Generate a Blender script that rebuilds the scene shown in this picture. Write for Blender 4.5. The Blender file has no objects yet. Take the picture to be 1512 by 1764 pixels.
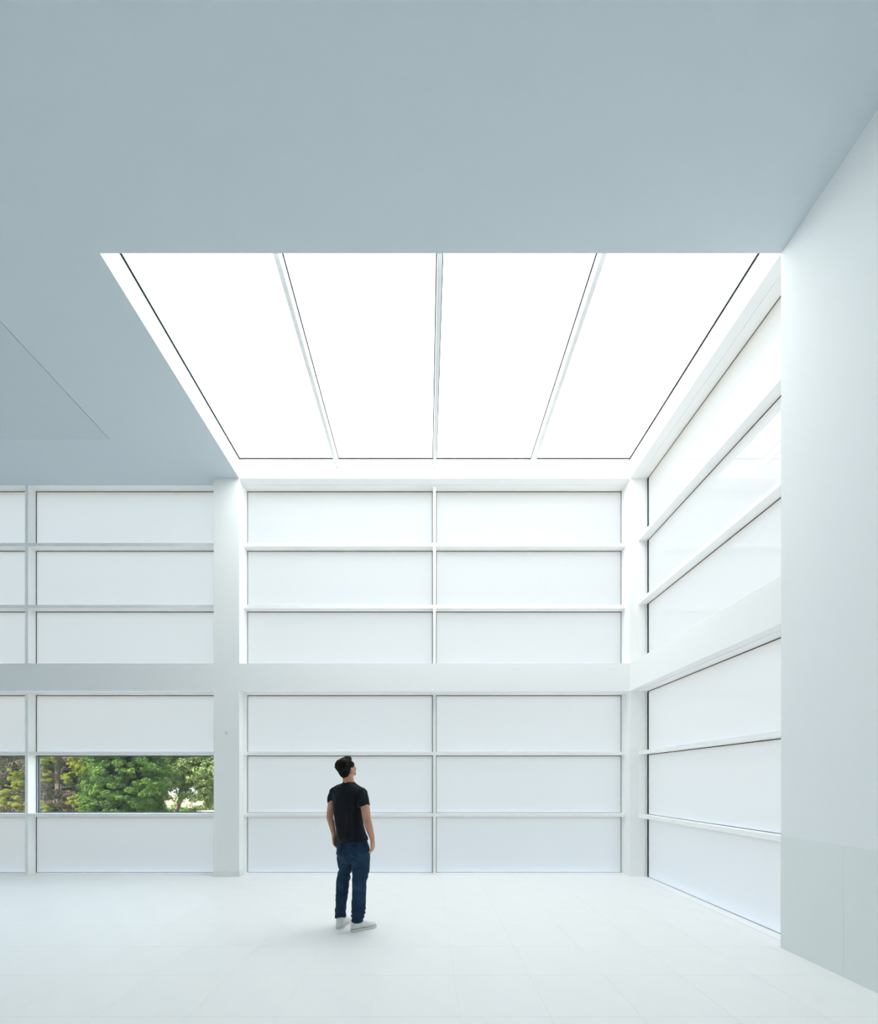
import bpy, bmesh, math, random
import numpy as np
from mathutils import Vector, Matrix, noise
from mathutils.bvhtree import BVHTree

SC = bpy.context.scene
COL = SC.collection

# ------------------------------------------------------------------ camera
cam_d = bpy.data.cameras.new('camera')
cam_d.sensor_fit = 'HORIZONTAL'
cam_d.sensor_width = 36.0
cam_d.lens = 36.0 * 735.0 / 1512.0
cam_d.shift_x = 21.0 / 1512.0
cam_d.shift_y = 464.0 / 1512.0
cam_d.clip_end = 400
cam = bpy.data.objects.new('camera', cam_d)
cam.location = (0, 0, 1.55)
cam.rotation_euler = (math.radians(90), 0, 0)
COL.objects.link(cam)
SC.camera = cam

# ------------------------------------------------------------------ world, sun, exposure
w = bpy.data.worlds.new('sky')
SC.world = w
w.use_nodes = True
bgn = w.node_tree.nodes['Background']
bgn.inputs['Color'].default_value = (0.70, 0.85, 1.0, 1)
bgn.inputs['Strength'].default_value = 1.5
sun_d = bpy.data.lights.new('sun', 'SUN')
sun_d.energy = 8.0
sun_d.angle = math.radians(0.6)
sun_d.color = (1.0, 0.94, 0.88)
sun = bpy.data.objects.new('sun', sun_d)
sun.rotation_euler = Vector((0.50, 0.62, -1.0)).to_track_quat('-Z', 'Y').to_euler()
COL.objects.link(sun)
SC.view_settings.view_transform = 'Standard'
SC.view_settings.look = 'None'
SC.view_settings.exposure = 1.28
SC.view_settings.gamma = 1.0
SC.view_settings.use_curve_mapping = False
SC.cycles.max_bounces = 14
SC.cycles.diffuse_bounces = 10
SC.cycles.glossy_bounces = 4
SC.cycles.transmission_bounces = 8
SC.cycles.transparent_max_bounces = 16
SC.cycles.use_denoising = True
SC.cycles.sample_clamp_indirect = 6.0

# ------------------------------------------------------------------ dimensions (metres, camera at x=0 y=0)
YC, YG = 6.93, 7.235          # front of the columns, plane of the back glazing
XL, XR = -3.045, 3.300        # sides of the glazed bay
XGR = 3.583                   # plane of the right glazing
XW = -9.80                    # left end of the room
YB = -5.0                     # end of the room behind the camera
ZC, ZG = 6.470, 6.788         # ceiling, roof glazing
YN = 3.976                    # near edge of the skylight
BZ0, BZ1 = 3.021, 3.464       # transom beam
COLX = -3.460                 # left side of the free column


# ------------------------------------------------------------------ materials
def mat(name, color, rough=0.6, spec=0.3, bump=None, var=None, coat=0.0, stretch=None):
    m = bpy.data.materials.new(name)
    m.use_nodes = True
    nt = m.node_tree
    b = nt.nodes['Principled BSDF']
    b.inputs['Base Color'].default_value = (*color, 1)
    b.inputs['Roughness'].default_value = rough
    b.inputs['Specular IOR Level'].default_value = spec
    b.inputs['Coat Weight'].default_value = coat
    tc = nt.nodes.new('ShaderNodeTexCoord')
    if var:                                      # (scale, second colour, low, high)
        n = nt.nodes.new('ShaderNodeTexNoise')
        n.inputs['Scale'].default_value = var[0]
        n.inputs['Detail'].default_value = 5
        r = nt.nodes.new('ShaderNodeValToRGB')
        r.color_ramp.elements[0].position = var[2]
        r.color_ramp.elements[1].position = var[3]
        r.color_ramp.elements[0].color = (*color, 1)
        r.color_ramp.elements[1].color = (*var[1], 1)
        nt.links.new(tc.outputs['Object'], n.inputs['Vector'])
        nt.links.new(n.outputs['Fac'], r.inputs['Fac'])
        nt.links.new(r.outputs['Color'], b.inputs['Base Color'])
    if bump:                                     # (scale, strength, distance)
        n2 = nt.nodes.new('ShaderNodeTexNoise')
        n2.inputs['Scale'].default_value = bump[0]
        n2.inputs['Detail'].default_value = 4
        bm_ = nt.nodes.new('ShaderNodeBump')
        bm_.inputs['Strength'].default_value = bump[1]
        bm_.inputs['Distance'].default_value = bump[2]
        if stretch:
            mp = nt.nodes.new('ShaderNodeMapping')
            mp.inputs['Scale'].default_value = stretch
            nt.links.new(tc.outputs['Object'], mp.inputs['Vector'])
            nt.links.new(mp.outputs['Vector'], n2.inputs['Vector'])
        else:
            nt.links.new(tc.outputs['Object'], n2.inputs['Vector'])
        nt.links.new(n2.outputs['Fac'], bm_.inputs['Height'])
        nt.links.new(bm_.outputs['Normal'], b.inputs['Normal'])
    return m


def clear_glass(name, tint=(0.97, 0.99, 0.98)):
    m = bpy.data.materials.new(name)
    m.use_nodes = True
    nt = m.node_tree
    nt.nodes.clear()
    out = nt.nodes.new('ShaderNodeOutputMaterial')
    tr = nt.nodes.new('ShaderNodeBsdfTransparent')
    tr.inputs['Color'].default_value = (*tint, 1)
    gl = nt.nodes.new('ShaderNodeBsdfGlossy')
    gl.inputs['Roughness'].default_value = 0.01
    fr = nt.nodes.new('ShaderNodeFresnel')
    # thin sheet: the same reflectance from either side
    geo = nt.nodes.new('ShaderNodeNewGeometry')
    mr = nt.nodes.new('ShaderNodeMapRange')
    mr.inputs['To Min'].default_value = 1.6
    mr.inputs['To Max'].default_value = 1 / 1.6
    nt.links.new(geo.outputs['Backfacing'], mr.inputs['Value'])
    nt.links.new(mr.outputs['Result'], fr.inputs['IOR'])
    mx = nt.nodes.new('ShaderNodeMixShader')
    nt.links.new(fr.outputs[0], mx.inputs[0])
    nt.links.new(tr.outputs[0], mx.inputs[1])
    nt.links.new(gl.outputs[0], mx.inputs[2])
    nt.links.new(mx.outputs[0], out.inputs['Surface'])
    return m


def frosted_glass(name, through, diffuse, share, gloss=True):
    """opal glass: a white diffusing film behind a polished face"""
    m = bpy.data.materials.new(name)
    m.use_nodes = True
    nt = m.node_tree
    nt.nodes.clear()
    out = nt.nodes.new('ShaderNodeOutputMaterial')
    tl = nt.nodes.new('ShaderNodeBsdfTranslucent')
    tl.inputs['Color'].default_value = (*through, 1)
    df = nt.nodes.new('ShaderNodeBsdfDiffuse')
    df.inputs['Color'].default_value = (*diffuse, 1)
    m1 = nt.nodes.new('ShaderNodeMixShader')
    m1.inputs[0].default_value = share
    nt.links.new(df.outputs[0], m1.inputs[1])
    nt.links.new(tl.outputs[0], m1.inputs[2])
    last = m1
    if gloss:
        gl = nt.nodes.new('ShaderNodeBsdfGlossy')
        gl.inputs['Roughness'].default_value = 0.02
        fr = nt.nodes.new('ShaderNodeFresnel')
        fr.inputs['IOR'].default_value = 1.33
        m2 = nt.nodes.new('ShaderNodeMixShader')
        sc_ = nt.nodes.new('ShaderNodeMath'); sc_.operation = 'MULTIPLY'; sc_.inputs[1].default_value = 0.12
        nt.links.new(fr.outputs[0], sc_.inputs[0])
        nt.links.new(sc_.outputs[0], m2.inputs[0])
        nt.links.new(m1.outputs[0], m2.inputs[1])
        nt.links.new(gl.outputs[0], m2.inputs[2])
        last = m2
    nt.links.new(last.outputs[0], out.inputs['Surface'])
    return m


def perforated(name, color, pitch, radius, dark):
    m = mat(name, color, 0.8, 0.2)
    nt = m.node_tree
    b = nt.nodes['Principled BSDF']
    tc = nt.nodes.new('ShaderNodeTexCoord')
    sc = nt.nodes.new('ShaderNodeVectorMath'); sc.operation = 'SCALE'
    sc.inputs['Scale'].default_value = 1.0 / pitch
    fr = nt.nodes.new('ShaderNodeVectorMath'); fr.operation = 'FRACTION'
    su = nt.nodes.new('ShaderNodeVectorMath'); su.operation = 'SUBTRACT'
    su.inputs[1].default_value = (0.5, 0.5, 0.0)
    mu = nt.nodes.new('ShaderNodeVectorMath'); mu.operation = 'MULTIPLY'
    mu.inputs[1].default_value = (1, 1, 0)
    ln = nt.nodes.new('ShaderNodeVectorMath'); ln.operation = 'LENGTH'
    lt = nt.nodes.new('ShaderNodeMath'); lt.operation = 'LESS_THAN'
    lt.inputs[1].default_value = radius / pitch
    mx = nt.nodes.new('ShaderNodeMix'); mx.data_type = 'RGBA'
    mx.inputs[6].default_value = (*color, 1)
    mx.inputs[7].default_value = (*dark, 1)
    L = nt.links.new
    L(tc.outputs['Object'], sc.inputs[0]); L(sc.outputs[0], fr.inputs[0]); L(fr.outputs[0], su.inputs[0])
    L(su.outputs[0], mu.inputs[0]); L(mu.outputs[0], ln.inputs[0]); L(ln.outputs['Value'], lt.inputs[0])
    L(lt.outputs[0], mx.inputs[0]); L(mx.outputs[2], b.inputs['Base Color'])
    return m


def leaf_mat(name, ca, cb, scale, cc=None):
    """leaves in several greens, each clump a little different; light passes the blades"""
    m = bpy.data.materials.new(name)
    m.use_nodes = True
    nt = m.node_tree
    nt.nodes.clear()
    out = nt.nodes.new('ShaderNodeOutputMaterial')
    tc = nt.nodes.new('ShaderNodeTexCoord')
    n = nt.nodes.new('ShaderNodeTexNoise')
    n.inputs['Scale'].default_value = scale
    n.inputs['Detail'].default_value = 6
    n.inputs['Roughness'].default_value = 0.8
    r = nt.nodes.new('ShaderNodeValToRGB')
    r.color_ramp.elements[0].position = 0.36
    r.color_ramp.elements[1].position = 0.62
    r.color_ramp.elements[0].color = (*ca, 1)
    r.color_ramp.elements[1].color = (*cb, 1)
    if cc:
        e = r.color_ramp.elements.new(0.72)
        e.color = (*cc, 1)
    df = nt.nodes.new('ShaderNodeBsdfDiffuse')
    tl = nt.nodes.new('ShaderNodeBsdfTranslucent')
    mx = nt.nodes.new('ShaderNodeMixShader')
    mx.inputs[0].default_value = 0.3
    L = nt.links.new
    L(tc.outputs['Object'], n.inputs['Vector']); L(n.outputs['Fac'], r.inputs['Fac'])
    L(r.outputs['Color'], df.inputs['Color']); L(r.outputs['Color'], tl.inputs['Color'])
    L(df.outputs[0], mx.inputs[1]); L(tl.outputs[0], mx.inputs[2]); L(mx.outputs[0], out.inputs['Surface'])
    return m


WALLC = (0.825, 0.85, 0.86)
M_wall = mat('white_plaster', WALLC, 0.85, 0.2, bump=(60, 0.03, 0.002))
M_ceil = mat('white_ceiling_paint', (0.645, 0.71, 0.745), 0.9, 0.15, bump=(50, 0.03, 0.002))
M_column = mat('lit_white_paint', (0.93, 0.93, 0.925), 0.7, 0.25)  # brighter light painted in: columns, beams and lintels whiter than the plaster wall
M_panel = mat('pale_grey_wall_panel', (0.77, 0.81, 0.81), 0.5, 0.4)
M_frame = mat('white_lacquered_steel', (0.95, 0.95, 0.94), 0.45, 0.4)
M_tile = mat('white_floor_tile', (0.94, 0.935, 0.93), 0.42, 0.35, var=(3.0, (0.92, 0.92, 0.92), 0.35, 0.65))
M_joint = mat('pale_grout', (0.80, 0.82, 0.82), 0.9, 0.1)
M_gasket = mat('black_rubber', (0.012, 0.018, 0.022), 0.6, 0.3)
M_spacer = mat('grey_aluminium_spacer', (0.10, 0.14, 0.18), 0.35, 0.5)
M_clear = clear_glass('clear_glass')
M_film = frosted_glass('opal_glass', (0.865, 0.84, 0.855), (0.36, 0.36, 0.36), 0.40)
M_roof_glass = frosted_glass('opal_roof_glass', (0.70, 0.69, 0.66), (0.92, 0.92, 0.92), 0.85)
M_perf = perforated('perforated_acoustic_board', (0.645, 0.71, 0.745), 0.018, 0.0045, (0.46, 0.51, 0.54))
M_skirt = mat('pale_grey_skirting', (0.85, 0.86, 0.85), 0.5, 0.3)
M_plastic = mat('grey_plastic', (0.70, 0.73, 0.73), 0.4, 0.4)


# ------------------------------------------------------------------ helpers
def mesh_obj(name, verts, faces, m, parent=None, smooth=False, mats=None, fmat=None):
    me = bpy.data.meshes.new(name)
    me.from_pydata([tuple(v) for v in verts], [], faces)
    for mm in (mats or [m]):
        me.materials.append(mm)
    if fmat is not None:
        me.polygons.foreach_set('material_index', fmat)
    if smooth:
        me.polygons.foreach_set('use_smooth', [True] * len(me.polygons))
    me.update()
    o = bpy.data.objects.new(name, me)
    COL.objects.link(o)
    if parent:
        o.parent = parent
    return o


BOXF = [(0, 3, 2, 1), (4, 5, 6, 7), (0, 1, 5, 4), (1, 2, 6, 5), (2, 3, 7, 6), (3, 0, 4, 7)]


class MB:
    def __init__(self):
        self.v = []
        self.f = []

    def box(self, x0, x1, y0, y1, z0, z1):
        n = len(self.v)
        self.v += [(x0, y0, z0), (x1, y0, z0), (x1, y1, z0), (x0, y1, z0),
                   (x0, y0, z1), (x1, y0, z1), (x1, y1, z1), (x0, y1, z1)]
        self.f += [tuple(n + i for i in q) for q in BOXF]
        return self

    def add(self, v, f):
        n = len(self.v)
        self.v += [tuple(p) for p in v]
        self.f += [tuple(n + i for i in q) for q in f]
        return self

    def build(self, name, m, parent=None, smooth=False, fn=None):
        v = [fn(*p) for p in self.v] if fn else self.v
        o = mesh_obj(name, v, self.f, m, parent, smooth)
        if fn:
            bm = bmesh.new(); bm.from_mesh(o.data)
            bmesh.ops.recalc_face_normals(bm, faces=bm.faces)
            bm.to_mesh(o.data); bm.free()
        return o


def bevel(o, wd=0.002):
    md = o.modifiers.new('bevel', 'BEVEL')
    md.width = wd
    md.segments = 1
    md.limit_method = 'ANGLE'
    return o


def tag(o, label=None, cat=None, group=None, kind=None):
    if label: o['label'] = label
    if cat: o['category'] = cat
    if group: o['group'] = group
    if kind: o['kind'] = kind
    return o


def empty(name, loc=(0, 0, 0), parent=None):
    o = bpy.data.objects.new(name, None)
    o.empty_display_size = 0.1
    o.location = loc
    COL.objects.link(o)
    if parent: o.parent = parent
    return o


def struct(o, label=None):
    o['kind'] = 'structure'
    if label: o['label'] = label
    return o


# ------------------------------------------------------------------ floor
FX0, FY0, FT = 0.217 - 0.6 * 17, 2.81 - 0.6 * 13, 0.6
floor = MB().box(XW - 0.2, 3.75, YB - 0.2, 7.35, -0.20, -0.0015).build('floor', M_joint)
struct(floor, 'white tiled floor of the bright hall')
J = 0.0008
tile_mesh = {}
far_tiles = MB()
nt_ = 0
for i in range(0, 24):
    for j in range(0, 22):
        x0, x1 = FX0 + i * FT, FX0 + (i + 1) * FT
        y0, y1 = FY0 + j * FT, FY0 + (j + 1) * FT
        ymax = YG
        xmax = 3.445 if y0 >= 3.9 else XR
        x0, x1 = max(x0, XW), min(x1, xmax)
        y0, y1 = max(y0, YB), min(y1, ymax)
        if x1 - x0 < 0.02 or y1 - y0 < 0.02:
            continue
        seen = y1 > 2.3 and x0 > -1.06 * y1 - 0.5
        a, b, c, d = x0 + J, x1 - J, y0 + J, y1 - J
        if not seen:
            far_tiles.box(a, b, c, d, -0.0016, 0.0)
            continue
        key = (round(b - a, 4), round(d - c, 4))
        if key not in tile_mesh:
            o = MB().box(0, b - a, 0, d - c, -0.0016, 0.0).build('tile', M_tile, floor)
            tile_mesh[key] = o.data
        else:
            o = bpy.data.objects.new('tile', tile_mesh[key])
            COL.objects.link(o); o.parent = floor
        o.location = (a, c, 0)
        nt_ += 1
tag(far_tiles.build('tile_field', M_tile, floor), kind='stuff')

# ------------------------------------------------------------------ ceiling with the skylight opening
mb = MB()
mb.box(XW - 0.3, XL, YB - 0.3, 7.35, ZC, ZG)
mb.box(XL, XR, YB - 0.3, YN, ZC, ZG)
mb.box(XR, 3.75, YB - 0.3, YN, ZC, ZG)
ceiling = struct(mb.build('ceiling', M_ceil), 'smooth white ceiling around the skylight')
pf = MB().box(0, 3.6, 0, 3.6, 0, 0.012).build('perforated_panel', M_perf, ceiling)
pf.location = (-4.56 - 3.6, 6.13 - 3.6, ZC - 0.004)
pf['label'] = 'perforated acoustic ceiling board'
e = MB().box(-4.564, -4.560, 2.53, 6.13, ZC - 0.006, ZC + 0.002).box(-8.16, -4.56, 6.13, 6.134, ZC - 0.006, ZC + 0.002)
e.build('panel_edge', M_plastic, ceiling)

# ------------------------------------------------------------------ walls, columns, beams
wall_back = struct(empty('wall_back', (0, YC, 0)), 'white frame of columns and beam holding the far glazing')


def part(mb, name, m, parent):
    o = mb.build(name, m)
    o.parent = parent
    o.matrix_parent_inverse = Matrix.Translation(-Vector(parent.location))
    return o


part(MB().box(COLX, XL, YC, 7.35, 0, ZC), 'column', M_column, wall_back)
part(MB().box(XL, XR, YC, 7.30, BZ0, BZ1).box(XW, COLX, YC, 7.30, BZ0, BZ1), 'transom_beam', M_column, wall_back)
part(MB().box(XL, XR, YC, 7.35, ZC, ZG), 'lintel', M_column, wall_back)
sk = part(MB().box(COLX - 0.006, XL + 0.006, YC - 0.008, YG - 0.16, 0.0, 0.095), 'column_baseboard', M_skirt, wall_back)

wall_right = struct(MB().box(XR, 3.75, YB - 0.2, YN, 0, ZC).build('wall_right', M_wall), 'plain white wall at the right edge')
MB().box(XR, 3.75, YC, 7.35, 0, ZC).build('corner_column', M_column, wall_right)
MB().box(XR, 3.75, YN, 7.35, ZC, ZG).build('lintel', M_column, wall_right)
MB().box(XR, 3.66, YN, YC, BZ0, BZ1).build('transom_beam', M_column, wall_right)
y = YN
k = 0
while y > YB + 0.7:
    p = MB().box(XR - 0.004, XR + 0.004, y - 0.6 + 0.001, y - 0.0005, 0.001, 1.041).build('wall_panel', M_panel, wall_right)
    y -= 0.6
M_far = mat('blue_grey_plaster', (0.30, 0.36, 0.40), 0.85, 0.2)
struct(MB().box(XW - 0.25, XW, YB - 0.2, 7.35, 0, ZC).build('wall_left', M_wall))
struct(MB().box(XW, XR, YB - 0.25, YB, 0, ZC).build('wall_front', M_wall))

# ------------------------------------------------------------------ glazing
def back_map(a, b, c): return (a, YG + b, c)
def right_map(a, b, c): return (XGR + b, a, c)
def roof_map(a, b, c): return (a, c, ZG + b)


def window(name, fn, root_loc, a_edges, c_edges, mull_c, rails, clear_rows=(), label=None,
           depth=0.15, rail_t=0.0545, bottom_bar=0.004, head_bar=0.006, gw=0.010, film=None, top=None, far_gasket=0.011):
    """a_edges: [(a0,a1),...] panes along the wall; c_edges: [(c0,c1),...] pane rows;
    mull_c: centres of mullions; rails: (c0,c1) of the horizontal rails"""
    film = film or M_film
    A0, A1 = a_edges[0][0], a_edges[-1][1]
    C0, C1 = c_edges[0][0], top
    root = struct(empty(name, root_loc), label)
    inv = Matrix.Translation(-Vector(root_loc))

    def P(mb, nm, m, par=None):
        o = mb.build(nm, m, par or root, fn=fn)
        if par is None: o.matrix_parent_inverse = inv
        return o
    fr = MB()
    fr.box(A0, A1, -depth, 0.05, C0, C0 + bottom_bar)
    fr.box(A0, A1, -depth, 0.05, c_edges[-1][1], C1)
    fr.box(A0, A0 + 0.004, -depth, 0.05, C0 + bottom_bar, c_edges[-1][1])
    fr.box(A1 - 0.004, A1, -depth, 0.05, C0 + bottom_bar, c_edges[-1][1])
    P(fr, 'frame', M_frame)
    for mc in mull_c:
        P(MB().box(mc - 0.025, mc + 0.025, -depth, 0.05, C0 + bottom_bar, c_edges[-1][1]), 'mullion', M_frame)
    for (r0, r1) in rails:
        for (a0, a1) in a_edges:
            P(MB().box(a0, a1, -depth + 0.002, 0.05, r0, r1), 'rail', M_frame)
    for (a0, a1) in a_edges:
        for ri, (c0, c1) in enumerate(c_edges):
            clear = ri in clear_rows
            n = [tuple(p) for p in (
                (a0, 0, c0), (a1, 0, c0), (a1, 0.024, c0), (a0, 0.024, c0),
                (a0, 0, c1), (a1, 0, c1), (a1, 0.024, c1), (a0, 0.024, c1))]
            v = [fn(*p) for p in n]
            fm = [1] * 6
            if not clear: fm[2] = 0
            o = mesh_obj('pane', v, BOXF, None, root, mats=[film, M_clear], fmat=fm)
            o.matrix_parent_inverse = inv
            if clear: o['label'] = 'clear glass pane'
            g = MB()
            g.box(a0, a1, -0.003, -0.0005, c1 - gw, c1)
            g.box(a0, a1, -0.003, -0.0005, c0, c0 + gw * 0.6 if c0 > 0.01 else c0 + 0.009)
            g.box(a0, a0 + 0.011, -0.003, -0.0005, c0 + gw * 0.6, c1 - gw)
            g.box(a1 - far_gasket, a1, -0.003, -0.0005, c0 + gw * 0.6, c1 - gw)
            P(g, 'gasket', M_gasket, o)
            if clear:
                s = MB()
                s.box(a0, a1, 0.030, 0.045, c1 - 0.016, c1)
                s.box(a0, a1, 0.030, 0.045, c0, c0 + 0.016)
                s.box(a0, a0 + 0.026, 0.030, 0.045, c0 + .016, c1 - .016)
                s.box(a1 - 0.026, a1, 0.030, 0.045, c0 + .016, c1 - .016)
                P(s, 'spacer', M_spacer, o)
    return root


MC = 0.1275                                           # centre mullion
ML = -6.645                                           # mullion of the left bays
up_rows = [(BZ1, 4.426), (4.481, 5.455), (5.509, ZC - 0.006)]
up_rails = [(4.426, 4.481), (5.455, 5.509)]
lo_rows = [(0.0, 0.962), (1.016, 1.987), (2.042, BZ0 - 0.012)]
lo_rails = [(0.962, 1.016), (1.987, 2.042)]
cen = [(XL, MC - 0.025), (MC + 0.025, XR)]
lef = [(XW, ML - 0.025), (ML + 0.025, COLX)]
right = [(YN - 0.02, YC)]
window('window_1', back_map, (0.13, YG, BZ1), cen, up_rows, [MC], up_rails, top=ZC, label='upper glazing of the far bay under the skylight')
window('window_2', back_map, (0.13, YG, 0), cen, lo_rows, [MC], lo_rails, top=BZ0, label='lower glazing of the far bay behind the man')
window('window_3', back_map, (-6.6, YG, BZ1), lef, up_rows, [ML], up_rails, top=ZC, label='upper glazing left of the column')
window('window_4', back_map, (-6.6, YG, 0), lef, lo_rows, [ML], lo_rails, clear_rows=(1,), top=BZ0, label='lower glazing left of the column with a clear strip onto trees')
window('window_5', right_map, (XGR, 5.4, BZ1), right, up_rows, [], up_rails, top=ZC, far_gasket=0.042, label='upper glazing of the right wall')
window('window_6', right_map, (XGR, 5.4, 0), right, lo_rows, [], lo_rails, top=BZ0, far_gasket=0.042, label='lower glazing of the right wall')

# the skylight: four opal panes on three slender beams
sky = struct(empty('window_7', (MC, 5.4, ZG)), 'large four pane skylight of opal glass')
SI = Matrix.Translation(-Vector((MC, 5.4, ZG)))
bx = [MC - 1.5865, MC, MC + 1.5865]
for c in bx:
    o = MB().box(c - 0.025, c + 0.025, YN, YC, 6.641, ZG - 0.001).build('beam', M_frame, sky)
    o.matrix_parent_inverse = SI
edges = [XL] + bx + [XR]
for k in range(4):
    a0, a1 = edges[k], edges[k + 1]
    e0 = a0 - (0.10 if k == 0 else 0.0) + (0.002 if k else 0)
    e1 = a1 + (0.10 if k == 3 else 0.0) - (0.002 if k < 3 else 0)
    v = [(e0, YN - 0.1, ZG), (e1, YN - 0.1, ZG), (e1, YC + 0.1, ZG), (e0, YC + 0.1, ZG),
         (e0, YN - 0.1, ZG + .03), (e1, YN - 0.1, ZG + .03), (e1, YC + 0.1, ZG + .03), (e0, YC + 0.1, ZG + .03)]
    o = mesh_obj('pane', v, BOXF, None, sky, mats=[M_roof_glass, M_clear], fmat=[0, 1, 1, 1, 1, 1])
    o.matrix_parent_inverse = SI
    i0 = a0 + (0.025 if k else 0)
    i1 = a1 - (0.025 if k < 3 else 0)
    gl, gr = (0.022 if k == 0 else 0.013), (0.022 if k == 3 else 0.013)
    g = MB()
    z0, z1 = ZG - 0.003, ZG - 0.0005
    g.box(i0, i1, YC - 0.022, YC, z0, z1).box(i0, i1, YN, YN + 0.022, z0, z1)
    g.box(i0, i0 + gl, YN + 0.022, YC - 0.022, z0, z1).box(i1 - gr, i1, YN + 0.022, YC - 0.022, z0, z1)
    g.build('gasket', M_gasket, o)

# ------------------------------------------------------------------ outside: ground and trees
M_ground = mat('dry_sandy_ground', (0.30, 0.24, 0.17), 0.95, 0.05, bump=(6, 0.4, 0.05), var=(0.8, (0.20, 0.20, 0.08), 0.45, 0.62))
g = MB().box(-70, 70, -60, 90, -1.4, -0.9).build('ground', M_ground)
struct(g, 'dry sandy ground outside')
M_leafA = leaf_mat('leaf_rich_green', (0.04, 0.09, 0.024), (0.15, 0.25, 0.055), 3.0, (0.34, 0.40, 0.12))
M_leafB = leaf_mat('leaf_pale_green', (0.16, 0.24, 0.09), (0.36, 0.44, 0.18), 3.5, (0.60, 0.60, 0.34))
M_leafC = leaf_mat('leaf_dark_needles', (0.04, 0.055, 0.032), (0.11, 0.13, 0.07), 4.0, (0.20, 0.20, 0.11))
M_leafY = leaf_mat('leaf_yellow_green', (0.14, 0.17, 0.025), (0.30, 0.33, 0.05), 6.0, (0.42, 0.40, 0.10))
M_dry = leaf_mat('dry_brown_needles', (0.08, 0.05, 0.04), (0.22, 0.14, 0.105), 6.0, (0.38, 0.29, 0.23))
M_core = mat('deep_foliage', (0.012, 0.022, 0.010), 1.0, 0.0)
M_bark = mat('grey_brown_bark', (0.20, 0.15, 0.11), 0.9, 0.1, bump=(30, 0.6, 0.02), var=(8, (0.36, 0.30, 0.25), 0.4, 0.65))
M_bark2 = mat('pale_bark', (0.26, 0.20, 0.155), 0.9, 0.1, bump=(30, 0.6, 0.02), var=(8, (0.15, 0.115, 0.09), 0.4, 0.65))


def leaves(rng, centres, radii, per, size, aspect=0.5, normal_bias=0.6, centre=None, squash=0.75):
    """kite-shaped leaf blades scattered over round clumps; returns verts, faces"""
    n = len(centres) * per
    c = np.repeat(np.asarray(centres), per, axis=0)
    r = np.repeat(np.asarray(radii), per)
    d = rng.normal(size=(n, 3))
    d /= np.linalg.norm(d, axis=1)[:, None]
    rad = r * rng.uniform(0.55, 1.0, n)
    off = d * rad[:, None]
    off[:, 2] *= squash
    p = c + off
    nrm = d * normal_bias + rng.normal(size=(n, 3)) * 0.5 + np.array([0, 0, 0.35])
    nrm /= np.linalg.norm(nrm, axis=1)[:, None]
    t = np.cross(nrm, rng.normal(size=(n, 3)))
    t /= np.linalg.norm(t, axis=1)[:, None]
    b = np.cross(nrm, t)
    s = size * rng.uniform(0.6, 1.3, n)
    t *= s[:, None]
    b *= (s * aspect)[:, None]
    V = np.stack([p - t, p - b, p + t, p + b], axis=1).reshape(-1, 3)
    F = np.arange(n * 4).reshape(-1, 4)
    return V, F


def fast_mesh(name, V, F, m, parent):
    me = bpy.data.meshes.new(name)
    me.vertices.add(len(V)); me.vertices.foreach_set('co', V.astype(np.float32).ravel())
    me.loops.add(F.size); me.loops.foreach_set('vertex_index', F.astype(np.int32).ravel())
    me.polygons.add(len(F))
    me.polygons.foreach_set('loop_start', np.arange(0, F.size, F.shape[1], dtype=np.int32))
    me.materials.append(m)
    me.update(calc_edges=True)
    o = bpy.data.objects.new(name, me)
    COL.objects.link(o); o.parent = parent
    return o


def tube_path(pts, radii, n=7):
    pts = [Vector(p) for p in pts]
    V, F = [], []
    for i, p in enumerate(pts):
        d = (pts[min(i + 1, len(pts) - 1)] - pts[max(i - 1, 0)]).normalized()
        up = Vector((0, 1, 0)) if abs(d.y) < 0.9 else Vector((1, 0, 0))
        s = d.cross(up).normalized(); t = s.cross(d).normalized()
        for k in range(n):
            a = 2 * math.pi * k / n
            V.append(p + (s * math.cos(a) + t * math.sin(a)) * radii[i])
    for i in range(len(pts) - 1):
        for k in range(n):
            a, b = i * n + k, i * n + (k + 1) % n
            F.append((a, b, b + n, a + n))
    F.append(tuple(range(n))[::-1]); F.append(tuple((len(pts) - 1) * n + k for k in range(n)))
    return V, F


def crown_points(rng, cx, cy, cz, rx, ry, rz, count, zmin=-0.8, lump=0.22):
    ph = rng.uniform(0, 6.28, 6)
    out = []
    while len(out) < count:
        d = rng.normal(size=3); d /= np.linalg.norm(d)
        l = 1 + lump * (math.sin(3 * d[0] * 2 + ph[0]) * math.sin(5 * d[2] + ph[1]) + 0.6 * math.sin(7 * d[1] + 4 * d[2] + ph[2]))
        s = rng.uniform(0.58, 1.04) * l
        p = np.array([cx + rx * d[0] * s, cy + ry * d[1] * s, cz + rz * d[2] * s])
        if p[2] > zmin: out.append(p)
    return out


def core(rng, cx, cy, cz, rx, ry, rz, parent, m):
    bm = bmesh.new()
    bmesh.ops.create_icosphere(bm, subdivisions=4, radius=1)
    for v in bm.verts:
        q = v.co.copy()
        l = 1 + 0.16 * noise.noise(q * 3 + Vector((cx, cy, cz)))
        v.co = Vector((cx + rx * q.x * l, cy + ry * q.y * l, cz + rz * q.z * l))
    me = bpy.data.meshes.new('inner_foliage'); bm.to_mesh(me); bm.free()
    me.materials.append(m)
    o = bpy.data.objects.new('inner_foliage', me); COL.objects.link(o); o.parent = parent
    return o


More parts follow.
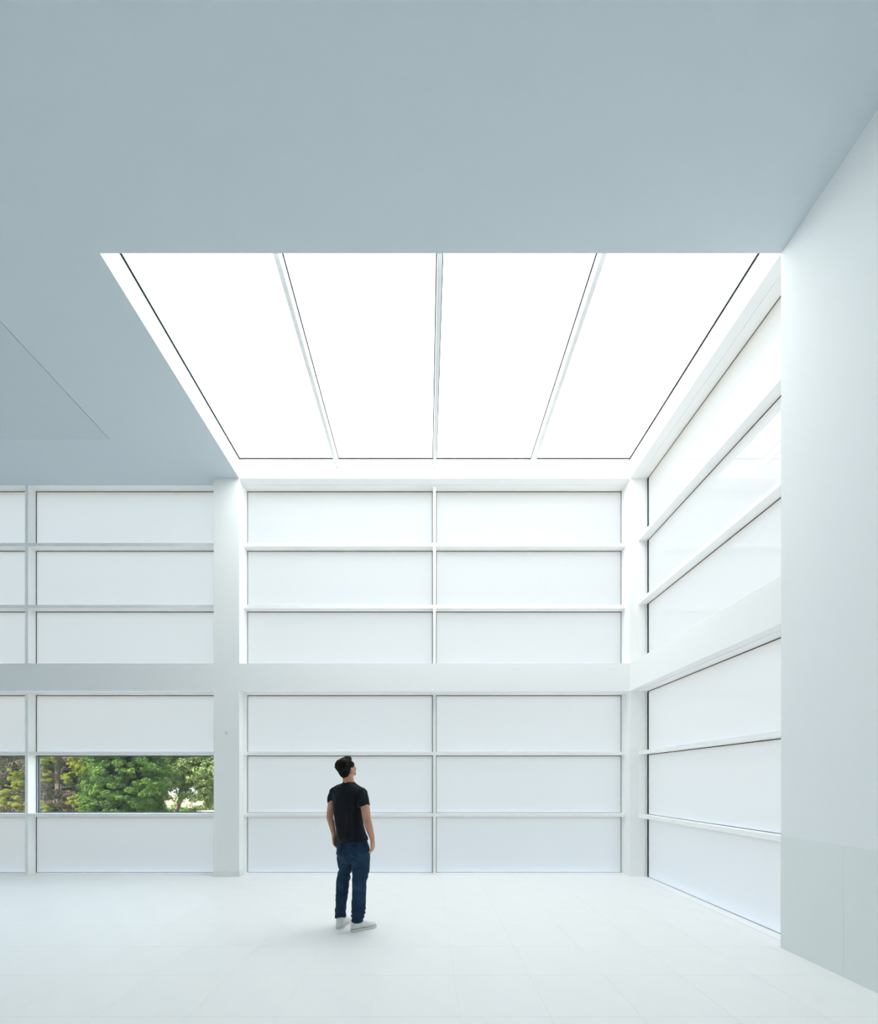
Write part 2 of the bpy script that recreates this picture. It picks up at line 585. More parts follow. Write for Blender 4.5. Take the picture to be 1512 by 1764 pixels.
def trunk_mesh(rng, base, top, r0, branches, m, parent, spread=0.9):
    mb = MB()
    b, t = Vector(base), Vector(top)
    pts = [b.lerp(t, k / 6) + Vector((rng.uniform(-.04, .04), rng.uniform(-.04, .04), 0)) for k in range(7)]
    pts[0] = b
    mb.add(*tube_path(pts, [r0 * (1 - 0.12 * k) for k in range(7)]))
    for k in range(branches):
        s = b.lerp(t, rng.uniform(0.35, 0.95))
        a = rng.uniform(0, 6.28)
        d = Vector((math.cos(a), math.sin(a), rng.uniform(0.2, 0.9)))
        L = rng.uniform(0.6, 1.2) * spread
        q = [s, s + d * L * .35 + Vector((0, 0, .03)), s + d * L * .7 + Vector((rng.uniform(-.1, .1), rng.uniform(-.1, .1), .1)), s + d * L]
        mb.add(*tube_path(q, [r0 * .45, r0 * .3, r0 * .2, r0 * .07], 5))
    return mb.build('trunk', m, parent, smooth=True)


def broad_tree(seed, cx, cy, cz, rx, ry, rz, m, label, name='broadleaf_tree', clumps=420, per=200, size=0.034,
               clump_r=(0.16, 0.30), trunk_x=None, bark=None, core_s=0.56, core_m=None, lump=0.22):
    rng = np.random.default_rng(seed)
    tx = cx if trunk_x is None else trunk_x
    root = tag(empty(name, (tx, cy, -0.9)), label, 'tree', 'trees beyond the clear window')
    cr = crown_points(rng, cx - tx, 0, cz + 0.9, rx, ry, rz, clumps, zmin=0.25, lump=lump)
    V, F = leaves(rng, cr, rng.uniform(*clump_r, len(cr)), per, size)
    fo = fast_mesh('foliage', V, F, m, root); fo['kind'] = 'stuff'
    trunk_mesh(rng, (0, 0, 0), (cx - tx, 0, cz + 0.9 + rz * .4), 0.11, 9, bark or M_bark, root)
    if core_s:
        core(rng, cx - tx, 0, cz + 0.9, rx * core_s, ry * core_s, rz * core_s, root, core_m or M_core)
    return root


def pine(seed, cx, cy, r, h, label, tufts):
    """a half dry pine: dark needles, bare grey twigs and bright tufts at the tips"""
    rng = np.random.default_rng(seed)
    root = tag(empty('pine_tree', (cx, cy, -0.9)), label, 'tree', 'trees beyond the clear window')
    cz = 0.9 + h * 0.30
    back = crown_points(rng, 0, 0.15, cz, r, 0.8, h * .6, 420, zmin=0.1)
    V, F = leaves(rng, back, rng.uniform(.12, .26, len(back)), 170, 0.036, 0.18, 0.2)
    fo = fast_mesh('foliage', V, F, M_leafC, root); fo['kind'] = 'stuff'
    dry = crown_points(rng, 0, 0.05, cz, r * 1.02, 0.75, h * .62, 130, zmin=0.1)
    V, F = leaves(rng, dry, rng.uniform(.08, .20, len(dry)), 130, 0.042, 0.10, 0.1)
    fo = fast_mesh('dry_needles', V, F, M_dry, root); fo['kind'] = 'stuff'; fo['label'] = 'dry brown needles'
    tc = []
    for (px, py) in tufts:                                    # offsets from the trunk axis, real heights
        for k in range(12):
            tc.append((px + rng.uniform(-.16, .16), -0.80 + rng.uniform(-.12, .12), py + 0.9 + rng.uniform(-.17, .13)))
    V, F = leaves(rng, tc, rng.uniform(.03, .085, len(tc)), 150, 0.024, 0.18, 0.5)
    fo = fast_mesh('bright_tufts', V, F, M_leafY, root); fo['kind'] = 'stuff'; fo['label'] = 'yellow-green needle tufts'
    mb = MB()
    mb.add(*tube_path([(0, 0, 0), (.05, 0, 1.5), (-.03, 0, 3.0), (0, 0, 4.4)], [.14, .11, .08, .03]))
    for k in range(110):
        z0 = rng.uniform(0.6, 3.9); a = rng.uniform(math.pi, 2 * math.pi)
        d = Vector((math.cos(a) * r, math.sin(a) * 0.85, rng.uniform(-.2, .35)))
        p0 = Vector((0, 0, z0))
        q = [p0, p0 + d * .4 + Vector((0, 0, rng.uniform(-.06, .06))), p0 + d * .75 + Vector((0, 0, rng.uniform(-.16, .16))), p0 + d * rng.uniform(.9, 1.1) + Vector((0, 0, rng.uniform(-.2, .2)))]
        mb.add(*tube_path(q, [.014, .010, .007, .003], 4))
        for s in range(5):
            s0 = q[2] + Vector((rng.uniform(-.05, .05), 0, 0))
            mb.add(*tube_path([s0, s0 + Vector((rng.uniform(-.25, .25), rng.uniform(-.2, .05), rng.uniform(-.25, .12)))], [.005, .002], 3))
    mb.build('branches', M_bark2, root, smooth=True)
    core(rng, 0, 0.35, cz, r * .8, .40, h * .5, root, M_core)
    return root


def tx(px, D): return (px - 735) * D / 735
def tz(py, D): return 1.55 - (py - 1346) * D / 735


D1 = 14.0
DT = D1 - 0.8
pine(11, tx(2, D1), D1, 1.15, 4.6, 'half dry pine with brown twigs behind the narrow pane at the left frame edge',
     [(tx(a, DT) - tx(2, D1), tz(b, DT)) for a, b in ((26, 1333), (33, 1350), (20, 1345), (8, 1366), (28, 1378), (2, 1384), (40, 1390), (-25, 1340), (-30, 1372), (24, 1356))])
pine(12, tx(100, D1), D1, 1.2, 4.6, 'half dry pine with bare twigs left of the dense green tree',
     [(tx(a, DT) - tx(100, D1), tz(b, DT)) for a, b in ((71, 1318), (77, 1336), (113, 1339), (125, 1309), (134, 1316), (145, 1326), (128, 1322), (129, 1375), (72, 1386), (76, 1395), (85, 1305), (138, 1388))])
broad_tree(21, tx(208, 13.6), 13.8, 1.5, 1.22, 1.1, 2.4, M_leafA, 'dense rich green tree in the middle of the clear window', clumps=1300, per=180, size=0.026, clump_r=(.08, .19), lump=.16)
broad_tree(22, tx(236, 17.5), 17.8, 1.9, 0.95, 1.0, 2.6, M_leafA, 'shaded dark green tree between the dense tree and the pale tree', clumps=420, per=200, size=0.032)
broad_tree(23, tx(330, 16.0), 16.6, 3.35, 1.55, 1.3, 2.65, M_leafB, 'pale green airy tree with a forked trunk near the column', clumps=1350, per=150, size=0.034, clump_r=(.10, .28),
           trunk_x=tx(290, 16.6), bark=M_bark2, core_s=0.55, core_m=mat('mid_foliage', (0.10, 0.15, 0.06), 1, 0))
broad_tree(29, tx(455, 19.5), 19.8, 2.9, 1.7, 1.4, 3.0, M_leafB, 'pale green tree hidden behind the opal panes right of the column', clumps=500, per=120, size=0.045, bark=M_bark2)
broad_tree(24, tx(355, 21.5), 22.4, 0.0, 0.55, 0.5, 1.1, M_leafB, 'low pale green bush right under the pale tree', name='bush', clumps=110, per=140, size=0.04, core_s=0)
broad_tree(25, tx(60, 20), 21, 2.2, 3.2, 1.2, 3.4, M_leafC, 'dark tree standing far behind the two pines', clumps=420, per=90, size=0.07, clump_r=(.25, .45))
broad_tree(26, tx(190, 24), 25, 2.4, 3.0, 1.2, 4.0, M_leafC, 'dark tree standing far behind the dense green tree', clumps=420, per=90, size=0.07, clump_r=(.25, .45))
broad_tree(27, tx(330, 34), 36, 4.8, 5.0, 2.0, 4.2, M_leafB, 'distant pale green tree behind the airy tree', clumps=500, per=90, size=0.10, clump_r=(.4, .7))
broad_tree(28, tx(318, 21), 20.6, -0.3, 0.8, 0.5, 0.55, M_leafA, 'low dark green shrub beside the forked trunk', name='shrub', clumps=110, per=140, size=0.04, core_s=0)
kerb = MB().box(-7.85, -6.5, 14.5, 14.8, -0.9, 0.545).build('stone_kerb', mat('pale_pink_render', (0.62, 0.45, 0.42), .9, .1))
bevel(kerb, 0.02)
tag(kerb, 'low pale pink stone kerb outside at the foot of the trees beside the column', 'kerb')

# ------------------------------------------------------------------ small wall sensor
bm = bmesh.new()
bmesh.ops.create_cone(bm, cap_ends=True, segments=32, radius1=0.030, radius2=0.026, depth=0.012)
me = bpy.data.meshes.new('wall_sensor'); bm.to_mesh(me); bm.free(); me.materials.append(M_plastic)
ws = bpy.data.objects.new('wall_sensor', me); COL.objects.link(ws)
ws.location = (-3.253, YC - 0.006, 2.342); ws.rotation_euler = (math.radians(90), 0, 0)
tag(ws, 'small round grey sensor on the free-standing white column', 'sensor')

# ------------------------------------------------------------------ the man
# he stands at about (-0.78, 4.45), turned a little to the right, head thrown back
PY0 = 4.43
E_R = Vector((0.908, -0.419, 0)); E_F = Vector((0.419, 0.908, 0)); E_Z = Vector((0, 0, 1))


def wp(px, py, Y):
    return Vector(((px - 735) * Y / 735, Y, 1.55 - (py - 1346) * Y / 735))


def catmull(keys, n):
    """keys: list of tuples of floats/vectors flattened; returns resampled list"""
    K = np.array(keys, float)
    out = []
    for i in range(len(K) - 1):
        p0, p1, p2, p3 = K[max(i - 1, 0)], K[i], K[i + 1], K[min(i + 2, len(K) - 1)]
        for s in range(n):
            t = s / n
            out.append(0.5 * ((2 * p1) + (-p0 + p2) * t + (2 * p0 - 5 * p1 + 4 * p2 - p3) * t * t + (-p0 + 3 * p1 - 3 * p2 + p3) * t ** 3))
    out.append(K[-1])
    return out


def loft(rings, seg=32, power=2.0):
    """rings: (center, axis_u, axis_w, ru, rw)"""
    V, F = [], []
    for (c, u, w_, ru, rw) in rings:
        for k in range(seg):
            a = 2 * math.pi * k / seg
            ca, sa = math.cos(a), math.sin(a)
            e = 2.0 / power
            V.append(Vector(c) + u * (ru * math.copysign(abs(ca) ** e, ca)) + w_ * (rw * math.copysign(abs(sa) ** e, sa)))
    for i in range(len(rings) - 1):
        for k in range(seg):
            a, b = i * seg + k, i * seg + (k + 1) % seg
            F.append((a, b, b + seg, a + seg))
    F.append(tuple(range(seg))[::-1])
    F.append(tuple((len(rings) - 1) * seg + k for k in range(seg)))
    return V, F


def hloft(keys, n=5, seg=36, power=2.2, u=E_R, w_=E_F):
    """keys (x,y,z,ru,rw) lofted with horizontal rings"""
    return loft([(Vector(k[:3]), u, w_, k[3], k[4]) for k in catmull(keys, n)], seg, power)


def limb(keys, n=5, seg=20):
    """keys (x,y,z,ra,rb): rings perpendicular to the path"""
    K = catmull(keys, n)
    P = [Vector(k[:3]) for k in K]
    R = []
    for i, p in enumerate(P):
        d = (P[min(i + 1, len(P) - 1)] - P[max(i - 1, 0)]).normalized()
        u = E_R - d * E_R.dot(d)
        if u.length < 0.1: u = E_F - d * E_F.dot(d)
        u.normalize()
        R.append((p, u, d.cross(u).normalized(), K[i][3], K[i][4]))
    return loft(R, seg)


def ball(c, r, rot=None, sub=3):
    bm = bmesh.new()
    bmesh.ops.create_icosphere(bm, subdivisions=sub, radius=1)
    V = []
    for v in bm.verts:
        q = Vector((v.co.x * r[0], v.co.y * r[1], v.co.z * r[2]))
        if rot: q = rot @ q
        V.append(q + Vector(c))
    F = [tuple(v.index for v in f.verts) for f in bm.faces]
    bm.free()
    return V, F


def fuse(name, pieces, voxel, m, parent, disp=None, smooth_it=4, origin=Vector((0, 0, 0))):
    """one continuous skin over overlapping closed pieces"""
    bm = bmesh.new()
    for V, F in pieces:
        vs = [bm.verts.new(v - origin) for v in V]
        fs = []
        for f in F:
            try: fs.append(bm.faces.new([vs[i] for i in f]))
            except ValueError: pass
        bmesh.ops.recalc_face_normals(bm, faces=fs)
    me = bpy.data.meshes.new(name + '_raw'); bm.to_mesh(me); bm.free()
    tmp = bpy.data.objects.new('tmp_raw', me); COL.objects.link(tmp)
    r = tmp.modifiers.new('r', 'REMESH'); r.mode = 'VOXEL'; r.voxel_size = voxel; r.adaptivity = 0
    s = tmp.modifiers.new('s', 'SMOOTH'); s.factor = 0.5; s.iterations = smooth_it
    dg = bpy.context.evaluated_depsgraph_get()
    out = bpy.data.meshes.new_from_object(tmp.evaluated_get(dg))
    bpy.data.objects.remove(tmp); bpy.data.meshes.remove(me)
    out.name = name
    out.materials.clear(); out.materials.append(m)
    if disp:
        ns = [v.normal.copy() for v in out.vertices]
        for v, nn in zip(out.vertices, ns):
            v.co += nn * disp(v.co + origin, nn)
    out.polygons.foreach_set('use_smooth', [True] * len(out.polygons))
    out.update()
    o = bpy.data.objects.new(name, out)
    COL.objects.link(o)
    o.parent = parent
    return o


PO = Vector((-0.78, 4.46, 0))
man = tag(empty('person', PO), 'person in a black T-shirt, blue jeans and white trainers seen from behind, head tilted back', 'person')

M_skin = mat('skin', (0.60, 0.33, 0.225), 0.5, 0.3, var=(14, (0.54, 0.26, 0.17), 0.4, 0.7))
M_hair = mat('dark_brown_hair', (0.004, 0.003, 0.003), 0.6, 0.15, bump=(90, 0.8, 0.01), var=(30, (0.014, 0.011, 0.009), 0.45, 0.7))
M_shirt = mat('black_cotton', (0.0035, 0.0075, 0.014), 0.7, 0.22, bump=(9, 0.9, 0.035), stretch=(1.0, 1.0, 0.28))
M_denim = mat('blue_denim', (0.010, 0.034, 0.072), 0.80, 0.2, bump=(16, 0.8, 0.02), stretch=(0.7, 0.7, 1.4), var=(7, (0.022, 0.065, 0.115), 0.48, 0.75))
M_stitch = mat('denim_stitching', (0.05, 0.08, 0.11), 0.8, 0.1)
M_shoe = mat('white_leather', (0.78, 0.79, 0.77), 0.45, 0.4)
M_sole = mat('off_white_rubber', (0.74, 0.74, 0.68), 0.7, 0.2)
M_eye = mat('eye_white', (0.7, 0.7, 0.68), 0.2, 0.5)

# torso rings of the shirt from pixel extents: (py, x left, x right, half depth)
def torso_keys(rows, grow=0.0, bias=0.0):
    K = []
    for (py, xl, xr, rw) in rows:
        c = wp((xl + xr) / 2, py, PY0)
        hw = (xr - xl) / 2 * PY0 / 735
        ru = math.sqrt(max(hw * hw - (rw * 0.419) ** 2, 1e-5)) / 0.908
        c -= E_F * bias
        K.append((c.x, c.y, c.z, ru + grow, rw + grow))
    return K


T_ROWS = [(1346.5, 591, 611, .062), (1349.5, 589.5, 613, .066), (1353, 584, 618, .076), (1357.5, 577, 623.5, .086), (1363, 573, 627, .098),
          (1372, 573, 624.5, .112), (1385, 574, 622.5, .116), (1400, 575.5, 623.5, .114), (1415, 577, 626, .112),
          (1430, 578.8, 629.5, .116), (1440, 580, 632, .122), (1447, 580.5, 633, .124)]
shl = wp(575, 1363.5, 4.50); shr = wp(625, 1366, 4.355)
sle_l = wp(571.5, 1383.5, 4.525); sle_r = wp(627, 1389, 4.335)
shirt_p = [hloft(torso_keys(T_ROWS), 4, 40, 2.3)]


def sleeve(a, b, mid_off, r0, r1, r2):
    m_ = a.lerp(b, .5) + mid_off
    return limb([(*a, r0, r0), (*m_, r1, r1 * 1.1), (*b, r2, r2 * 1.15)], 5, 24)


shirt_p.append(ball(shl + Vector((.008, -.01, .0)), (.056, .056, .046)))
shirt_p.append(ball(shr + Vector((-.012, .01, -.002)), (.060, .058, .050)))
nb = wp(601, 1353, PY0)
for s_, r_ in ((shl, .047), (shr, .051)):
    shirt_p.append(limb([(*nb.lerp(s_, .12), .05, .05), (*nb.lerp(s_, .6), .052, .050), (*s_, r_, r_)], 4, 24))
shirt_p.append(sleeve(shl + Vector((.006, 0, -.012)), sle_l, Vector((-.006, 0, .006)), .050, .052, .047))
shirt_p.append(sleeve(shr + Vector((-.008, 0, -.012)), sle_r, Vector((.004, 0, .006)), .055, .058, .061))


def shirt_disp(p, n):
    q = p - PO
    u = q.dot(E_R); w_ = q.dot(E_F)
    wgt = max(0.0, min(1.0, (1.42 - p.z) / 0.18))
    d = 0.003 * wgt + 0.012 * wgt * math.sin(26 * u + 9 * (p.z - .9) + 3.0 * noise.noise(Vector((u * 4, w_ * 3, p.z * 2.0))))
    d *= 0.55 + 0.45 * noise.noise(Vector((u * 7, w_ * 7, p.z * 3 + 4)))
    d += 0.006 * noise.noise(Vector((u * 16, w_ * 12, p.z * 7)))
    lo = max(0.0, min(1.0, (1.08 - p.z) / 0.12))
    d += 0.005 * lo + 0.005 * lo * math.sin(46 * p.z + 7 * u + 2.5 * noise.noise(q * 6))
    if p.z < 0.955: d += 0.002
    return d


shirt = fuse('t_shirt', shirt_p, 0.0075, M_shirt, man, shirt_disp, 9, PO)

# jeans
def leg_keys(rows, Y0, Y1, rw0, rw1):
    K = []
    y0, y1 = rows[0][0], rows[-1][0]
    for (py, xl, xr) in rows:
        t = (py - y0) / (y1 - y0)
        Y = Y0 + (Y1 - Y0) * t
        c = wp((xl + xr) / 2, py, Y)
        hw = (xr - xl) / 2 * Y / 735
        rw = rw0 + (rw1 - rw0) * t
        K.append((c.x, c.y, c.z, hw * 1.01, rw))
    return K


P_ROWS = [(1441, 585, 629, .104), (1447, 582, 632, .114), (1458, 580, 635.5, .124), (1468, 580, 637, .128), (1477, 581, 637, .120), (1486, 584, 634, .10)]
L_ROWS = [(1466, 580.5, 608), (1478, 580.5, 609), (1490, 582, 607.5), (1501, 583.3, 604.5), (1511, 580.4, 603), (1520, 579.6, 601.5), (1532, 579, 599.8), (1547, 578.2, 598.3), (1560, 577.8, 596.3), (1570, 577.3, 595.5), (1580.5, 576.8, 596)]
R_ROWS = [(1466, 606, 637), (1478, 605, 637), (1490, 605.5, 636.6), (1501, 606.2, 636), (1509, 606.4, 633.5), (1517, 606.4, 631.6), (1532, 606.8, 630.8), (1542, 606.2, 630.6), (1557, 605.4, 630), (1573, 605.3, 628.6), (1588, 606, 625)]
LK = leg_keys(L_ROWS, 4.475, 4.545, .092, .062)
RK = leg_keys(R_ROWS, 4.385, 4.425, .094, .062)
X1, Y1_ = Vector((1, 0, 0)), Vector((0, 1, 0))
jeans_p = [hloft(torso_keys(P_ROWS), 4, 40, 2.3),
           loft([(Vector(k[:3]), X1, Y1_, k[3], k[4]) for k in catmull(LK, 4)], 32, 2.1),
           loft([(Vector(k[:3]), X1, Y1_, k[3], k[4]) for k in catmull(RK, 4)], 32, 2.1)]
bl = wp(598.5, 1465, PY0) - E_F * 0.050; br = wp(621, 1467, PY0) - E_F * 0.058
jeans_p.append(ball(bl, (.072, .078, .086)))
jeans_p.append(ball(br, (.080, .080, .090)))


def jeans_disp(p, n):
    q = p - PO
    d = 0.005 * noise.noise(q * 13)
    for (zc, amp, fr, sl) in ((0.53, .009, 75, 1.6), (0.17, .008, 95, -1.4), (0.77, .008, 55, 2.2), (0.62, .006, 60, -2.0), (0.36, .005, 60, 2.4)):
        g_ = math.exp(-((p.z - zc) / 0.075) ** 2)
        d += amp * g_ * (0.35 + 0.9 * noise.noise(q * 9 + Vector((0, 0, 7)))) * math.sin(fr * (p.z + sl * 0.25 * q.x) + 7 * noise.noise(q * 6))
    return d


jeans = fuse('jeans', jeans_p, 0.0075, M_denim, man, jeans_disp, 3, PO)
dep = bpy.context.evaluated_depsgraph_get()
bvh = BVHTree.FromPolygons([v.co for v in jeans.data.vertices], [tuple(p.vertices) for p in jeans.data.polygons])


def patch(name, outline_fn, nu, nv, thick, m, parent):
    """a cloth patch laid on the seat of the jeans: outline_fn(s,t) -> (u along hips, z)"""
    V, F = [], []
    for j in range(nv + 1):
        for i in range(nu + 1):
            u, z = outline_fn(i / nu, j / nv)
            o = (E_R * u - E_F * 0.6); o.z = z
            hit, nn, _, _ = bvh.ray_cast(o, E_F, 2.0)
            if hit is None: hit, nn = E_R * u - E_F * .12 + Vector((0, 0, z)), -E_F
            if nn.dot(E_F) > 0: nn = -nn
            V.append((hit + nn * thick, hit - nn * 0.002))
    vv = [a for a, b in V] + [b for a, b in V]
    N = len(V)
    W = nu + 1
    for j in range(nv):
        for i in range(nu):
            a = j * W + i
            F.append((a, a + 1, a + 1 + W, a + W)); F.append((N + a, N + a + W, N + a + 1 + W, N + a + 1))
    rim = [i for i in range(W)] + [j * W + nu for j in range(1, nv + 1)] + [nv * W + i for i in range(nu - 1, -1, -1)] + [j * W for j in range(nv - 1, 0, -1)]
    for k in range(len(rim)):
        a, b = rim[k], rim[(k + 1) % len(rim)]
        F.append((b, a, N + a, N + b))
    mb = MB(); mb.add(vv, F)
    o = mb.build(name, m, parent, smooth=True, fn=lambda *p: p)
    return o


def hipu(px, py):
    c = wp(px, py, 4.33) - PO
    return c.dot(E_R) / 1.0, c.z


def pocket(uc, zt, wd, ht):
    def fn(s, t):
        u = uc + (s - .5) * wd * (1 - .12 * t)
        z = zt - t * ht
        if t > .75: z += abs(s - .5) * 2 * (t - .75) / .25 * .022
        return u, z
    return fn


for nm_u in (-0.073, 0.078):
    pk = patch('back_pocket', pocket(nm_u, 0.905, .118, .135), 8, 8, 0.0035, M_denim, jeans)
    def outline(s, t, uc=nm_u):
        # thin stitched border drawn as a narrow raised ribbon along the lower edge
        f = pocket(uc, 0.905, .106, .126)
        u, z = f(s, 1.0)
        return u, z + t * 0.004
    patch('stitching', outline, 8, 1, 0.0048, M_stitch, jeans)
for uu in (-.12, 0.0, .12):
    patch('belt_loop', lambda s, t, uu=uu: (uu + (s - .5) * .012, .955 - t * .045), 2, 4, .007, M_denim, jeans)

# body: one continuous skin from the head to the feet
HY, HP = math.radians(36), math.radians(24)
RH = Matrix.Rotation(-HY, 3, 'Z') @ Matrix.Rotation(HP, 3, 'X')
HC = wp(597.6, 1324.0, 4.415)


def hp(x, y, z): return RH @ Vector((x, y, z)) + HC


def hball(c, r, tilt=None, sub=3):
    return ball(hp(*c), r, RH if tilt is None else RH @ tilt, sub)


body_p = [hball((0, -.012, .028), (.072, .090, .080)),
          hball((0, .020, -.020), (.062, .070, .078)),
          hball((0, .045, -.055), (.048, .045, .048)),
          hball((0, .072, -.088), (.024, .020, .022)),
          hball((0, .090, .000), (.009, .014, .030)),
          hball((0, .102, -.024), (.013, .016, .012)),
          hball((0, .082, .022), (.046, .012, .010)),
          hball((0, .087, -.052), (.023, .012, .006)),
          hball((0, .085, -.063), (.020, .012, .007)),
          hball((.034, .062, -.028), (.024, .022, .026)), hball((-.034, .062, -.028), (.024, .022, .026)),
          hball((.074, -.004, -.012), (.008, .019, .032), Matrix.Rotation(.25, 3, 'Z')),
          hball((-.074, -.004, -.012), (.008, .019, .032), Matrix.Rotation(-.25, 3, 'Z'))]
nk0 = wp(601.5, 1357, PY0); nk1 = hp(0, -.015, -.055)
body_p.append(limb([(*nk0, .066, .066), (*nk0.lerp(nk1, .5), .058, .058), (*nk1, .056, .058)], 4, 24))
IN_ROWS = [(a, b + (c - b) * .5 - (c - b) * .5 * .82, b + (c - b) * .5 + (c - b) * .5 * .82, d * .80) for (a, b, c, d) in T_ROWS[3:]]
body_p.append(hloft(torso_keys(IN_ROWS), 3, 32))
body_p.append(hloft(torso_keys([(a, b + 3, c - 3, d * .85) for a, b, c, d in P_ROWS[:5]]), 3, 32))


def shrink(K, s): return [(k[0], k[1], k[2], k[3] * s, k[4] * s) for k in K]


def ankle_keys(K, foot):
    K = shrink(K, .80)
    K[-1] = (*K[-1][:3], .028, .030)
    K[-2] = (*K[-2][:3], .036, .038)
    return K + [(K[-1][0] + foot[0] * .005, K[-1][1] + foot[1] * .005, .070, .022, .024)]


FR = Vector((math.cos(math.radians(31)), math.sin(math.radians(31)), 0))
FL = Vector((math.cos(math.radians(76)), math.sin(math.radians(76)), 0))
for K, f in ((LK, FL), (RK, FR)):
    body_p.append(loft([(Vector(k[:3]), X1, Y1_, k[3], k[4]) for k in catmull(ankle_keys(K, f), 3)], 24))
    a = Vector(K[-1][:3]); a.z = .05
    body_p.append(limb([(*(a - f * .02), .022, .022), (*(a + f * .04), .026, .022), (*(a + f * .12 - E_Z * .006), .024, .012)], 4, 16))
# arms
elb_l = wp(568.2, 1406, 4.50); wri_l = wp(575.2, 1438, 4.475)
elb_r = wp(631.8, 1411, 4.30); wri_r = wp(641.3, 1445.5, 4.345)
body_p.append(limb([(*(shl + Vector((.014, 0, -.03))), .030, .030), (*shl.lerp(elb_l, .45), .041, .043), (*elb_l, .034, .038),
                    (*elb_l.lerp(wri_l, .35), .034, .036), (*elb_l.lerp(wri_l, .75), .026, .027), (*wri_l, .021, .026)], 5, 20))
body_p.append(limb([(*(shr + Vector((-.012, 0, -.03))), .030, .030), (*shr.lerp(elb_r, .52), .046, .046), (*elb_r, .041, .042),
                    (*elb_r.lerp(wri_r, .35), .040, .040), (*elb_r.lerp(wri_r, .75), .031, .030), (*wri_r, .023, .027)], 5, 20))


def hand(wr, down, palm_n, side, curl):
    """wr wrist; down: direction of the fingers; palm_n: where the palm faces; side: towards the thumb"""
    down = down.normalized()
    side = (side - down * side.dot(down)).normalized()
    palm_n = (palm_n - down * palm_n.dot(down) - side * palm_n.dot(side)).normalized()
    out = []
    c = wr + down * .045
    out.append(loft([(wr - down * .01, side, palm_n, .026, .020), (wr + down * .015, side, palm_n, .031, .018), (c, side, palm_n, .039, .016), (wr + down * .085, side, palm_n, .038, .014), (wr + down * .094, side, palm_n, .032, .010)], 20, 2.4))
    for k, (off, L) in enumerate(((.030, .066), (.010, .074), (-.010, .069), (-.029, .054))):
        b = wr + down * .078 + side * off
        d = down.copy(); P = [b]
        for s, fr in enumerate((.18, .42, .26, .22)):
            a = curl * (0.25 if s == 0 else 1.0)
            d = (d * math.cos(a) + palm_n * math.sin(a)).normalized()
            P.append(P[-1] + d * L * fr * 1.15)
        out.append(limb([(*P[0], .0095, .0095), (*P[1], .0092, .0092), (*P[2], .0085, .0085), (*P[3], .0078, .0078), (*P[4], .006, .006)], 3, 12))
    b = wr + down * .022 + side * .024 + palm_n * .004
    P = [b, b + down * .022 + side * .020 + palm_n * .010, b + down * .046 + side * .026 + palm_n * .022, b + down * .066 + side * .024 + palm_n * .032]
    out.append(limb([(*P[0], .014, .013), (*P[1], .012, .012), (*P[2], .010, .010), (*P[3], .007, .007)], 3, 12))
    return out


body_p += hand(wri_l, Vector((.012, .02, -1)) + Vector((.08, 0, 0)), Vector((1, -.1, 0)), Vector((.3, 1, 0)), .38)
body_p += hand(wri_r, Vector((.03, .10, -1)), Vector((-1, .2, 0)), Vector((.35, 1, 0)), .36)
body = fuse('body', body_p, 0.0042, M_skin, man, None, 2, PO)
for sx in (-1, 1):
    V, F = hball((sx * .031, .068, .004), (.012, .012, .011), None, 2)
    e = MB().add([v - PO for v in V], F).build('eye', M_eye, man, smooth=True)
    V, F = hball((sx * .031, .0775, .004), (.005, .004, .005), None, 2)
    MB().add([v - PO for v in V], F).build('iris', M_hair, e, smooth=True)

hair_p = [hball((0, -.028, .042), (.080, .088, .082)),
          hball((0, -.050, -.010), (.066, .055, .070)),
          hball((0, -.050, -.048), (.050, .036, .045)),
          hball((0, .030, .088), (.062, .056, .034)),
          hball((.064, .004, .034), (.018, .050, .042)), hball((-.064, .004, .034), (.018, .050, .042)), hball((.066, .012, .0), (.010, .014, .026)), hball((-.066, .012, .0), (.010, .014, .026)),
          hball((.040, -.035, .080), (.045, .05, .035)), hball((-.035, -.06, .055), (.045, .05, .045))]


def hair_disp(p, n):
    q = RH.inverted() @ (p - HC)
    d = 0.007 * noise.noise(Vector((q.x * 60, q.y * 22, q.z * 22)))
    d += 0.006 * noise.noise(q * 24)
    return d


fuse('hair', hair_p, 0.0045, M_hair, man, hair_disp, 2, PO)


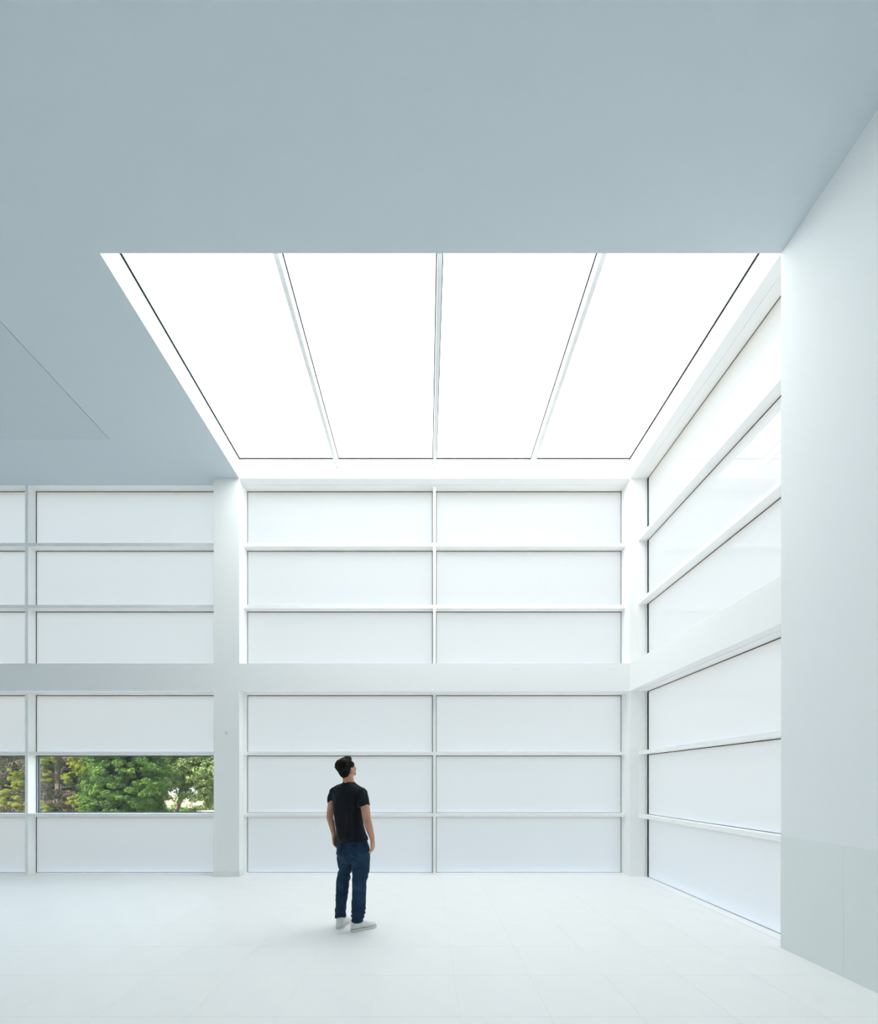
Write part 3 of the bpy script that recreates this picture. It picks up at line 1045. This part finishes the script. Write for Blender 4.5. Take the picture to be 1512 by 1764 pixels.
def shoe(heel, f):
    """heel: centre of the heel on the floor, f: unit vector towards the toe"""
    s = Vector((f.y, -f.x, 0))
    up = E_Z
    O = PO

    def ring(t, wd, z0, z1, pw=0.0):
        c = heel + f * t
        return (c + up * ((z0 + z1) / 2), s, up, wd, (z1 - z0) / 2)
    root = empty('shoe', (0, 0, 0), man)
    root.location = heel - PO
    O = heel
    # sole: outline extruded
    prof = [(-.047, .012), (-.043, .025), (-.030, .034), (0, .039), (.05, .038), (.10, .040), (.15, .046), (.185, .045), (.21, .038), (.226, .027), (.235, .012)]
    V, F = [], []
    n = len(prof)
    ring_pts = [(t, w_) for t, w_ in prof] + [(t, -w_) for t, w_ in reversed(prof)]
    for z, g_ in ((.001, -.004), (.004, -.001), (.016, 0), (.024, -.004)):
        for (t, w_) in ring_pts:
            lift = max(0, (t - .17)) ** 2 * 2.2
            ww = w_ + math.copysign(g_, w_)
            V.append(heel + f * t + s * ww + up * (z + lift) - O)
    m_ = len(ring_pts)
    for j in range(3):
        for k in range(m_):
            a, b = j * m_ + k, j * m_ + (k + 1) % m_
            F.append((a, b, b + m_, a + m_))
    F.append(tuple(range(m_))[::-1]); F.append(tuple(3 * m_ + k for k in range(m_)))
    MB().add(V, F).build('sole', M_sole, root, smooth=False, fn=lambda *p: p)
    pieces = [loft([ring(-.046, .016, .03, .085), ring(-.038, .032, .026, .115), ring(-.015, .042, .024, .128), ring(.02, .044, .024, .130),
                    ring(.055, .042, .024, .122), ring(.09, .041, .024, .098), ring(.13, .044, .020, .080), ring(.17, .045, .020, .068),
                    ring(.20, .039, .020, .062), ring(.220, .028, .022, .054), ring(.231, .012, .024, .044)], 28, 2.6)]
    up_ = fuse('upper', pieces, .005, M_shoe, root, lambda p, n: 0.0018 * noise.noise((p - heel) * 40), 2, O)
    # overlay panels: heel counter, toe cap and laces
    for (t, zz) in ((.062, .102), (.078, .094), (.094, .087), (.110, .080)):
        a = heel + f * t + up * (zz + .001)
        V, F = limb([(*(a - s * .024 - up * .008 - O), .0035, .0035), (*(a - O + up * .001), .0035, .0035), (*(a + s * .024 - up * .008 - O), .0035, .0035)], 3, 8)
        MB().add(V, F).build('lace', M_shoe, up_, smooth=True)
    cp = [loft([ring(-.047, .012, .03, .060), ring(-.040, .030, .026, .070), ring(-.015, .0385, .024, .072), ring(.02, .0395, .024, .055), ring(.035, .036, .024, .036)], 24, 2.6)]
    fuse('heel_panel', cp, .004, M_shoe, root, None, 1, O)
    return root


hr = Vector((-0.742, 4.425, 0)); hl = Vector((-0.914, 4.507, 0))
shoe(hr, FR)
shoe(hl, FL)
